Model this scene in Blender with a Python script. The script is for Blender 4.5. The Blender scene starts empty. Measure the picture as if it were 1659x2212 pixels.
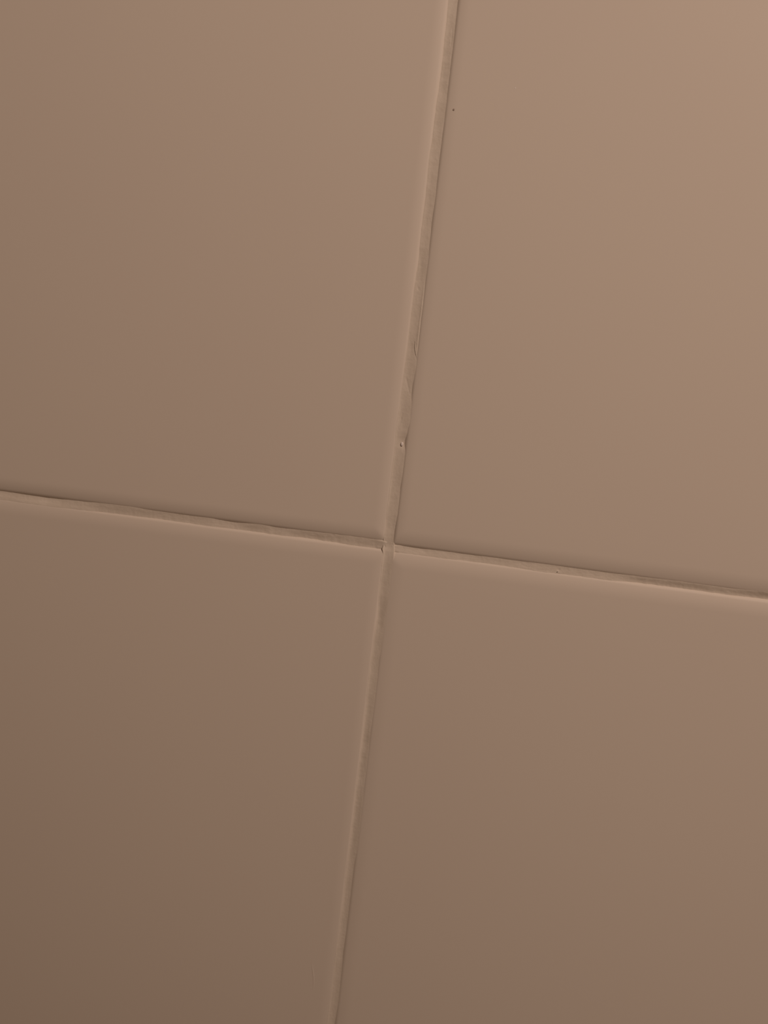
import bpy, math, random
from mathutils import Matrix, noise, Vector

# ------------------------------------------------------------------ camera
scene = bpy.context.scene
MM = 0.001
CX, CZ = 0.0, 1.30                       # where the four tiles meet on the wall (m)
FPX = 1841.0                             # focal length in pixels of the 1659 x 2212 frame
cam_data = bpy.data.cameras.new('camera')
cam = bpy.data.objects.new('camera', cam_data)
scene.collection.objects.link(cam)
cam_data.sensor_fit = 'AUTO'
cam_data.sensor_width = 36.0
cam_data.lens = 36.0 * FPX / 2212.0
cam_data.clip_start = 0.005
cam_data.clip_end = 50
cam.matrix_world = (Matrix.Translation((CX + 0.0163486, -0.200, CZ + 0.0352074))
                    @ Matrix.Rotation(math.radians(5.242859), 4, 'Z')
                    @ Matrix.Rotation(math.radians(90 - 7.7), 4, 'X')
                    @ Matrix.Rotation(math.radians(6.681246), 4, 'Z'))
cam_data.dof.use_dof = True
cam_data.dof.focus_distance = 0.203
cam_data.dof.aperture_fstop = 14.0
scene.camera = cam

# ------------------------------------------------------------------ light
world = bpy.data.worlds.new('room_light')
scene.world = world
world.use_nodes = True
bg = world.node_tree.nodes['Background']
bg.inputs['Color'].default_value = (1.0, 0.56, 0.26, 1)
bg.inputs['Strength'].default_value = 0.06

# the room's lamp: a warm downlight with a soft beam, up to the right
lamp_data = bpy.data.lights.new('room_lamp', 'SPOT')
lamp_data.shadow_soft_size = 0.05
lamp_data.spot_size = 2 * 0.45
lamp_data.spot_blend = 1.0
lamp_data.color = (1.0, 0.82, 0.712)
lamp_data.energy = 100.0
lamp = bpy.data.objects.new('room_lamp', lamp_data)
scene.collection.objects.link(lamp)
lamp.location = (CX + 0.792, -1.10, CZ + 1.155)
lamp.rotation_euler = (Vector((CX + 0.313, 0, CZ + 0.464)) - lamp.location).to_track_quat('-Z', 'Y').to_euler()

scene.view_settings.view_transform = 'Standard'
scene.view_settings.look = 'None'
scene.view_settings.gamma = 1.0
scene.view_settings.use_curve_mapping = False
scene.view_settings.exposure = 0.0

# ------------------------------------------------------------------ materials
def new_mat(name):
    m = bpy.data.materials.new(name)
    m.use_nodes = True
    nt = m.node_tree
    return m, nt, nt.nodes['Principled BSDF']

def add_noise(nt, scale, detail, vec=None, rough=0.5):
    n = nt.nodes.new('ShaderNodeTexNoise')
    n.inputs['Scale'].default_value = scale
    n.inputs['Detail'].default_value = detail
    n.inputs['Roughness'].default_value = rough
    if vec is not None:
        nt.links.new(vec, n.inputs['Vector'])
    return n

def two_tone(nt, fac, a, b, lo=0.4, hi=0.6):
    r = nt.nodes.new('ShaderNodeValToRGB')
    r.color_ramp.elements[0].position = lo
    r.color_ramp.elements[1].position = hi
    r.color_ramp.elements[0].color = (*a, 1)
    r.color_ramp.elements[1].color = (*b, 1)
    nt.links.new(fac, r.inputs['Fac'])
    return r

def bump(nt, bs, height, strength, dist):
    b = nt.nodes.new('ShaderNodeBump')
    b.inputs['Strength'].default_value = strength
    b.inputs['Distance'].default_value = dist
    nt.links.new(height, b.inputs['Height'])
    nt.links.new(b.outputs['Normal'], bs.inputs['Normal'])

# cream glaze, very faintly clouded
GLAZE, nt, bs = new_mat('cream_glaze')
geo = nt.nodes.new('ShaderNodeNewGeometry')
n = add_noise(nt, 9.0, 3.0, geo.outputs['Position'], 0.55)
r = two_tone(nt, n.outputs['Fac'], (0.655, 0.549, 0.459), (0.663, 0.559, 0.465), 0.35, 0.65)
nt.links.new(r.outputs['Color'], bs.inputs['Base Color'])
bs.inputs['Roughness'].default_value = 0.5
bs.inputs['Specular IOR Level'].default_value = 0.10

# sanded cement grout
GROUT, nt, bs = new_mat('beige_grout')
geo = nt.nodes.new('ShaderNodeNewGeometry')
n = add_noise(nt, 260.0, 3.0, geo.outputs['Position'], 0.6)
r = two_tone(nt, n.outputs['Fac'], (0.620, 0.519, 0.421), (0.670, 0.563, 0.463), 0.3, 0.7)
nt.links.new(r.outputs['Color'], bs.inputs['Base Color'])
bs.inputs['Roughness'].default_value = 0.8
bs.inputs['Specular IOR Level'].default_value = 0.2
n2 = add_noise(nt, 1700.0, 2.0, geo.outputs['Position'], 0.6)
bump(nt, bs, n2.outputs['Fac'], 0.35, 0.00008)

PLASTER, nt, bs = new_mat('plaster')
geo = nt.nodes.new('ShaderNodeNewGeometry')
n = add_noise(nt, 40.0, 4.0, geo.outputs['Position'])
r = two_tone(nt, n.outputs['Fac'], (0.60, 0.52, 0.44), (0.64, 0.56, 0.47))
nt.links.new(r.outputs['Color'], bs.inputs['Base Color'])
bs.inputs['Roughness'].default_value = 0.9

DIRT, nt, bs = new_mat('dark_speck')
n = add_noise(nt, 900.0, 2.0)
r = two_tone(nt, n.outputs['Fac'], (0.26, 0.19, 0.14), (0.34, 0.25, 0.19))
nt.links.new(r.outputs['Color'], bs.inputs['Base Color'])
bs.inputs['Roughness'].default_value = 0.8

PALE, nt, bs = new_mat('pale_grit')
n = add_noise(nt, 1500.0, 2.0)
r = two_tone(nt, n.outputs['Fac'], (0.76, 0.66, 0.60), (0.84, 0.74, 0.68))
nt.links.new(r.outputs['Color'], bs.inputs['Base Color'])
bs.inputs['Roughness'].default_value = 0.6

# ------------------------------------------------------------------ helpers
def mesh_obj(name, verts, faces, mat, parent, loc=(0, 0, 0), smooth=True):
    me = bpy.data.meshes.new(name)
    me.from_pydata(verts, [], faces)
    me.materials.append(mat)
    if smooth:
        me.shade_smooth()
    me.update()
    o = bpy.data.objects.new(name, me)
    scene.collection.objects.link(o)
    o.parent = parent
    o.location = loc
    return o

def interp(tab, t, k):
    if t <= tab[0][0]:
        return tab[0][k]
    for a, b in zip(tab, tab[1:]):
        if t <= b[0]:
            f = (t - a[0]) / (b[0] - a[0])
            f = f * f * (3 - 2 * f)
            return a[k] + (b[k] - a[k]) * f
    return tab[-1][k]

def nz(a, b, c=0.0):
    return noise.noise((a, b, c))

# ------------------------------------------------------------------ the wall
PITCH = 200.0            # tile module, mm
DEPTH = 7.0              # tile thickness, mm
N = 6                    # tiles each way
wall_w, wall_h = 2.4, 2.5
def box(x0, x1, y0, y1, z0, z1):
    v = [(x, y, z) for x in (x0, x1) for y in (y0, y1) for z in (z0, z1)]
    f = [(0, 1, 3, 2), (4, 6, 7, 5), (0, 4, 5, 1), (2, 3, 7, 6), (0, 2, 6, 4), (1, 5, 7, 3)]
    return v, f
v, f = box(-wall_w / 2, wall_w / 2, DEPTH * MM, 0.12, 0, wall_h)
wall = mesh_obj('wall_back', v, f, PLASTER, None, smooth=False)
wall['kind'] = 'structure'
wall['label'] = 'wall of cream glazed square tiles with beige grout joints'
wall['category'] = 'wall'

# rim of a tile: how far the glaze falls away at s mm from the tile's edge
def rim(s, a1, r1, a2, r2):
    d = 0.0
    if s < r1:
        d += a1 * (1 - s / r1) ** 2.3
    if s < r2:
        d += a2 * (1 - s / r2) ** 2
    return d

STD = (0.30, 4.0, 0.10, 1.0)
# the four tiles that meet in view: edges in mm from the crossing, and the rims of the two edges in view
TILES = {
    'tl': dict(x=-0.80, z=0.62, vx=(0.50, 3.4, 0.20, 0.9), vz=(0.68, 4.0, 0.22, 0.9)),
    'tr': dict(x=0.80, z=0.22, vx=(0.36, 3.2, 0.34, 1.0), vz=(0.70, 4.6, 0.22, 0.9)),
    'bl': dict(x=-0.50, z=-0.82, vx=(0.32, 3.2, 0.40, 0.8), vz=(0.60, 4.0, 0.32, 0.8)),
    'br': dict(x=0.55, z=-0.78, vx=(0.32, 4.2, 0.24, 1.0), vz=(0.72, 4.6, 0.32, 0.85)),
}
S_STEPS = [0, .08, .16, .25, .35, .45, .55, .65, .75, .85, 1.0, 1.2, 1.4, 1.7, 2.0, 2.4, 2.8, 3.2, 3.6, 4.0, 4.4, 8, 30, 70]
S_COARSE = [0, .3, .8, 1.6, 2.6, 4.0, 30]

def axis_steps(length, steps):
    half = [s for s in steps if s < length / 2 - 5]
    return half + [length - s for s in reversed(half)]

def tile_mesh(lx, lz, rims, steps):
    """front face of a tile lx by lz mm, its lower left corner at 0,0; rims = (left, right, bottom, top)"""
    xs, zs = axis_steps(lx, steps), axis_steps(lz, steps)
    V, F = [], []
    nx, nzn = len(xs), len(zs)
    for zc in zs:
        for xc in xs:
            dx = rim(xc, *rims[0]) + rim(lx - xc, *rims[1])
            dz = rim(zc, *rims[2]) + rim(lz - zc, *rims[3])
            d = (dx ** 3 + dz ** 3) ** (1 / 3)
            V.append((xc * MM, d * MM, zc * MM))
    for j in range(nzn - 1):
        for i in range(nx - 1):
            a = j * nx + i
            F.append((a, a + 1, a + nx + 1, a + nx))
    border = ([i for i in range(nx)] + [j * nx + nx - 1 for j in range(1, nzn)]
              + [(nzn - 1) * nx + i for i in range(nx - 2, -1, -1)] + [j * nx for j in range(nzn - 2, 0, -1)])
    base = len(V)
    for b in border:
        V.append((V[b][0], DEPTH * MM, V[b][2]))
    m = len(border)
    for k in range(m):
        k2 = (k + 1) % m
        F.append((border[k2], border[k], base + k, base + k2))
    F.append(tuple(base + k for k in range(m)))
    return V, F

tiles = {}
shared = None
for iz in range(-N // 2, N // 2):
    for ix in range(-N // 2, N // 2):
        key = {(-1, 0): 'tl', (0, 0): 'tr', (-1, -1): 'bl', (0, -1): 'br'}.get((ix, iz))
        if key:
            T = TILES[key]
            left, bottom = ix < 0, iz < 0
            x0, x1 = (-PITCH + 1.2, T['x']) if left else (T['x'], PITCH - 1.2)
            z0, z1 = (-PITCH + 1.2, T['z']) if bottom else (T['z'], PITCH - 1.2)
            rims = (STD if left else T['vx'], T['vx'] if left else STD,
                    STD if bottom else T['vz'], T['vz'] if bottom else STD)
            V, F = tile_mesh(x1 - x0, z1 - z0, rims, S_STEPS)
            o = mesh_obj('tile', V, F, GLAZE, wall, (CX + x0 * MM, 0, CZ + z0 * MM))
            tiles[key] = (o, x0, z0)
        else:
            lo = (CX + (ix * PITCH + 1.2) * MM, 0, CZ + (iz * PITCH + 1.2) * MM)
            if shared is None:
                V, F = tile_mesh(PITCH - 2.4, PITCH - 2.4, (STD,) * 4, S_COARSE)
                o = mesh_obj('tile', V, F, GLAZE, wall, lo)
                shared = o
            else:
                o = shared.copy()
                o.location = lo
                scene.collection.objects.link(o)

# ------------------------------------------------------------------ the grout
# measured edges of the two joints in view: position along the joint, and its two edges, in mm from the crossing
V_EDGE = [(-126.3, -1.22, 0.75), (-119.4, -1.11, 1.02), (-112.9, -1.04, 0.91), (-106.4, -1.15, 0.74), (-98.7, -0.97, 0.84), (-89.7, -0.83, 0.86), (-83.4, -0.94, 0.81), (-75.9, -0.83, 1.21), (-67.2, -0.78, 1.21), (-59.9, -0.87, 1.08), (-52.6, -0.76, 1.12), (-48.9, -0.71, 1.0), (-40.6, -0.85, 1.13), (-34.7, -1.0, 1.13), (-28.8, -0.94, 1.02), (-23.4, -0.93, 1.25), (-17.1, -0.69, 1.42), (-11.3, -0.94, 1.49), (-5.6, -1.0, 1.49), (-2.2, -0.99, 1.43), (1.7, -1.3, 1.01), (4.5, -1.14, 1.02), (7.9, -1.43, 1.24), (11.2, -1.35, 1.27), (14.5, -1.29, 1.16), (17.9, -1.3, 1.31), (22.3, -1.27, 1.33), (25.0, -1.33, 0.9), (27.7, -1.48, 1.18), (29.9, -1.4, 1.4), (33.1, -1.3, 1.3), (37.4, -1.35, 0.94), (43.9, -1.22, 1.45), (47.1, -1.17, 1.34), (52.4, -1.2, 1.29), (56.6, -1.23, 1.31), (60.2, -1.25, 1.29), (62.8, -1.13, 1.24), (65.9, -1.01, 1.34), (72.1, -1.2, 1.18), (75.2, -1.17, 1.11), (81.3, -1.15, 1.25), (84.3, -1.21, 1.19), (90.3, -1.32, 1.14), (93.3, -1.17, 1.17), (100.7, -1.15, 1.2), (104.2, -1.02, 1.15), (109.5, -1.0, 1.14), (116.8, -1.04, 1.11), (122.5, -1.2, 1.03)]
H_EDGE = [(-98.0, 0.84, -1.49), (-92.2, 0.75, -1.51), (-85.8, 0.67, -1.56), (-77.4, 0.96, -1.36), (-70.3, 1.24, -1.12), (-64.4, 1.32, -1.09), (-58.4, 1.05, -1.01), (-50.2, 0.97, -1.02), (-44.4, 1.04, -1.12), (-38.6, 0.77, -1.0), (-31.7, 1.11, -0.98), (-27.1, 0.92, -1.05), (-20.2, 1.08, -0.88), (-13.4, 1.19, -0.96), (-8.9, 1.28, -1.09), (-1.6, 1.24, -1.04), (1.5, 0.5, -1.36), (6.9, 0.38, -1.32), (12.4, 0.53, -1.35), (19.0, 0.47, -1.2), (24.5, 0.6, -1.16), (30.0, 0.58, -1.23), (36.5, 0.67, -1.41), (44.0, 0.64, -1.26), (51.5, 0.62, -1.29), (59.0, 0.71, -0.97), (69.5, 0.91, -0.93), (80.0, 0.83, -0.97), (88.1, 1.25, -0.83)]

def grout_mesh(t0, t1, step, edges, depth_at, relief, cols=20, end_round=False):
    """a strip along t; edges(t) gives (lo, hi) across; depth_at(t, u) the depth of its rim; relief(t, f, u) extra depth"""
    n_rows = max(2, int(abs(t1 - t0) / step) + 1)
    rows = []
    for i in range(n_rows):
        t = t0 + (t1 - t0) * i / (n_rows - 1)
        lo, hi = edges(t)
        dl, dh = depth_at(t, lo), depth_at(t, hi)
        row = [(t, lo - 0.30, 3.0), (t, lo - 0.25, dl + 0.03)]
        for j in range(cols + 1):
            f = 0.5 - 0.5 * math.cos(math.pi * j / cols)
            u = lo + (hi - lo) * f
            d = dl + (dh - dl) * (f * f * (3 - 2 * f)) + relief(t, f, u)
            row.append((t, u, d))
        row += [(t, hi + 0.25, dh + 0.03), (t, hi + 0.30, 3.0)]
        rows.append(row)
    w = len(rows[0])
    F = []
    for i in range(n_rows - 1):
        for j in range(w - 1):
            a = i * w + j
            F.append((a, a + 1, a + w + 1, a + w))
    return [p for r_ in rows for p in r_], F

def seg_dist(px, pz, ax, az, bx, bz):
    vx, vz = bx - ax, bz - az
    k = max(0, min(1, ((px - ax) * vx + (pz - az) * vz) / (vx * vx + vz * vz)))
    return math.hypot(px - ax - k * vx, pz - az - k * vz)

# --- the upright joint
def bell(t, c, w):
    return math.exp(-((t - c) / w) ** 2)

def v_edges(t):
    lo, hi = interp(V_EDGE, t, 1), interp(V_EDGE, t, 2)
    lo += 0.05 * nz(t * 0.55, 3.1) + 0.035 * nz(t * 1.9, 7.7)
    lo -= 0.18 * bell(t, -1.0, 0.6)                # closes over the corner of the lower left tile
    hi += 0.04 * nz(t * 0.6, 11.3) + 0.03 * nz(t * 2.1, 17.1)
    hi += 0.20 * max(0.0, min(1.0, (44.5 - t) / 5)) * max(0.0, min(1.0, (t - 25.5) / 5))   # smeared over the rim
    return lo, hi

def side_drop(u, t):
    """depth of the glaze beside the upright joint, the level joint's rims left aside"""
    def one(v):
        T = TILES[v + ('l' if u < 0 else 'r')]
        return rim(abs(u) - abs(T['x']), *T['vx'])
    k = max(0.0, min(1.0, (t + 1.6) / 2.8))
    k = k * k * (3 - 2 * k)
    return one('b') * (1 - k) + one('t') * k

def v_depth(t, u):
    return min(side_drop(u, t), 0.75) + 0.19 * bell(t, -0.35, 1.4)

CUTS = [(-0.55, 40.0, 0.62, 36.6, 0.09, 0.08), (0.75, 46.4, 1.3, 44.6, 0.10, 0.04),
        (-0.4, 31.5, -0.75, 29.2, 0.10, 0.06), (-0.3, 60.6, -0.1, 60.2, 0.12, 0.10),
        (-0.75, 112.5, -0.85, 106.0, 0.10, 0.04), (0.55, 117.0, 0.75, 113.2, 0.10, 0.05)]

def v_relief(t, f, u):
    edge = min(1.0, 5 * f, 5 * (1 - f))
    d = 0.09 * math.sin(math.pi * f ** 0.8)
    d += edge * (0.022 * nz(t * 0.30, u * 1.3, 2.0) + 0.014 * nz(t * 1.1, u * 2.6, 5.0) + 0.008 * nz(t * 3.3, u * 4.5, 9.0))
    # a hairline gap along the left edge higher up, a thin feathered lip along it lower down
    gap = max(0.0, min(1.0, (t - 48) / 12)) * max(0.0, 0.6 + 0.9 * nz(t * 0.12, 41.0))
    d += 0.045 * gap * bell(f, 0.05, 0.05)
    feather = max(0.0, min(1.0, (36 - t) / 6)) * max(0.0, 0.75 + 0.7 * nz(t * 0.10, 53.0))
    d -= 0.060 * feather * bell(f, 0.0, 0.07)
    # raised lip beside the right-hand edge, ending in a curl
    lip = max(0.0, min(1.0, (64 - t) / 6)) * max(0.0, min(1.0, (t - 45.6) / 1.2))
    d -= 0.070 * lip * bell(f, 0.90, 0.07)
    for ax, az, bx, bz, w, dep in CUTS:
        if abs(t - (az + bz) / 2) < 12:
            q = seg_dist(u, t, ax, az, bx, bz)
            d += dep * math.exp(-(q / w) ** 2)
    return d

Vv, Ff = grout_mesh(-199.0, 199.0, 0.28, v_edges, v_depth, v_relief)
upright = mesh_obj('grout_joint', [(u * MM, d * MM, t * MM) for t, u, d in Vv], [tuple(reversed(q)) for q in Ff], GROUT, wall, (CX, 0, CZ))

# --- the level joint, left and right of it
def h_edges(t):
    lo, hi = interp(H_EDGE, t, 2), interp(H_EDGE, t, 1)
    lo += 0.06 * nz(t * 0.6, 23.1) + 0.04 * nz(t * 2.0, 27.7)
    hi += 0.05 * nz(t * 0.55, 31.3) + 0.035 * nz(t * 2.2, 37.1)
    return lo, hi

def h_depth(t, u):
    T = TILES[('t' if u > 0 else 'b') + ('l' if t < 0 else 'r')]
    return min(rim(abs(u) - abs(T['z']), *T['vz']), 1.0)

def h_relief(t, f, u):
    edge = min(1.0, 5 * f, 5 * (1 - f))
    d = 0.035 * math.sin(math.pi * f)
    d -= 0.155 * min(1.0, 6 * f, 6 * (1 - f)) * max(0.0, min(1.0, (3.4 - abs(t)) / 2.2))   # rises to the upright joint
    d += edge * (0.022 * nz(t * 0.30, u * 1.3, 12.0) + 0.020 * nz(t * 1.1, u * 2.6, 15.0) + 0.012 * nz(t * 3.3, u * 4.5, 19.0))
    q = math.hypot(t - 40.55, u + 0.30)
    d += 0.16 * math.exp(-(q / 0.22) ** 2)           # pinhole
    q = math.hypot(t + 13.6, u - 0.75)
    d += 0.07 * math.exp(-(q / 0.25) ** 2)
    return d

for t0, t1 in ((-199.0, -0.55), (0.75, 199.0)):
    Vv, Ff = grout_mesh(t0, t1, 0.28, h_edges, h_depth, h_relief)
    jo = mesh_obj("grout_joint", [(t * MM, (d + 0.03) * MM, u * MM) for t, u, d in Vv], Ff, GROUT, wall, (CX, 0, CZ))
    if t0 > 0:
        level_right = jo

# --- the joints out of view, plain
joint_mesh = None
def plain_joint(x, z, upright_):
    L = PITCH
    pts = [(-1.25, 3.0), (-1.15, 0.33), (-0.5, 0.38), (0.5, 0.38), (1.15, 0.33), (1.25, 3.0)]
    V, F = [], []
    for t in (0.0, L):
        for u, d in pts:
            V.append((u * MM, d * MM, t * MM) if upright_ else (t * MM, (d + 0.02) * MM, u * MM))
    n_ = len(pts)
    for j in range(n_ - 1):
        q = (j, j + 1, j + n_ + 1, j + n_)
        F.append(q if upright_ else tuple(reversed(q)))
    mesh_obj('grout_joint', V, F, GROUT, wall, (CX + x * MM, 0, CZ + z * MM), smooth=False)
for i in range(-N // 2, N // 2 + 1):
    for k in range(-N // 2, N // 2):
        if not (i == 0 and k in (-1, 0)):
            plain_joint(i * PITCH, k * PITCH, True)
            plain_joint(k * PITCH, i * PITCH, False)

# ------------------------------------------------------------------ small marks
def blob(name, parent, mat, x, z, y, rx_, rz_, ry_, seed, at):
    """a little irregular grain, mm; at = the parent's origin in mm from the crossing"""
    V, F = [], []
    nu, nv = 10, 6
    V.append((0, -ry_, 0))
    for j in range(1, nv + 1):
        a = math.pi * 0.62 * j / nv
        for i in range(nu):
            b = 2 * math.pi * i / nu
            k = 1 + 0.18 * nz(math.cos(b) * 1.5 + seed, math.sin(b) * 1.5, j * 0.4)
            V.append((rx_ * k * math.sin(a) * math.cos(b), -ry_ * math.cos(a), rz_ * k * math.sin(a) * math.sin(b)))
    for i in range(nu):
        F.append((0, 1 + (i + 1) % nu, 1 + i))
    for j in range(nv - 1):
        for i in range(nu):
            a, b = 1 + j * nu + i, 1 + j * nu + (i + 1) % nu
            F.append((a, b, b + nu, a + nu))
    V = [(p[0] * MM, p[1] * MM, p[2] * MM) for p in V]
    return mesh_obj(name, V, F, mat, parent, ((x - at[0]) * MM, y * MM, (z - at[1]) * MM))

def smear(name, parent, mat, pts, width, at):
    """a thin low ridge through pts (x, z, mm)"""
    V, F = [], []
    m = len(pts)
    for i, (x, z, y) in enumerate(pts):
        a, b = pts[max(0, i - 1)], pts[min(m - 1, i + 1)]
        tx, tz = b[0] - a[0], b[1] - a[1]
        L = math.hypot(tx, tz)
        px, pz = tz / L, -tx / L
        w = width * (0.25 + 0.75 * math.sin(math.pi * (i + 0.35) / (m - 0.3)))
        for k, h in ((-1, 0.0), (-0.4, 0.8), (0.4, 0.8), (1, 0.0)):
            V.append(((x + px * k * w - at[0]) * MM, (y - h * w * 0.28) * MM, (z + pz * k * w - at[1]) * MM))
    for i in range(m - 1):
        for k in range(3):
            a = i * 4 + k
            F.append((a, a + 1, a + 5, a + 4))
    return mesh_obj(name, V, F, mat, parent)

o_tr, x_tr, z_tr = tiles['tr']
s1 = blob('dirt_speck', o_tr, DIRT, 3.01, 99.8, 0.02, 0.22, 0.26, 0.08, 1.0, (x_tr, z_tr))
s1['label'] = 'tiny dark speck on the glaze'
s2 = blob('dirt_speck', o_tr, PALE, 15.94, 105.4, 0.005, 0.10, 0.16, 0.03, 2.0, (x_tr, z_tr))
s2['label'] = 'tiny pale speck on the glaze'
o_bl, x_bl, z_bl = tiles['bl']
sm = smear('scratch', o_bl, GLAZE, [(-6.85, -110.4, 0.004), (-6.7, -111.6, 0.004), (-6.4, -112.8, 0.004), (-6.1, -114.2, 0.004), (-5.9, -115.8, 0.004), (-5.85, -117.6, 0.004)], 0.20, (x_bl, z_bl))
sm['label'] = 'faint pale scratch in the glaze'
g = blob('grit_grain', upright, PALE, 0.31, 24.55, 0.42, 0.32, 0.50, 0.13, 3.0, (0, 0))
g['label'] = 'pale grain of grit stuck in the grout'
fl = smear('grout_flake', upright, GROUT, [(0.62, 48.6, 0.31), (0.72, 47.6, 0.30), (0.84, 46.7, 0.29), (1.05, 45.8, 0.29), (1.36, 44.9, 0.29)], 0.17, (0, 0))
fl['label'] = 'curled flake of grout at the joint edge'
g2 = blob('grit_grain', level_right, PALE, 40.45, -0.62, 0.33, 0.12, 0.10, 0.10, 5.0, (0, 0))
g2['label'] = 'pale grain beside the pinhole in the grout'
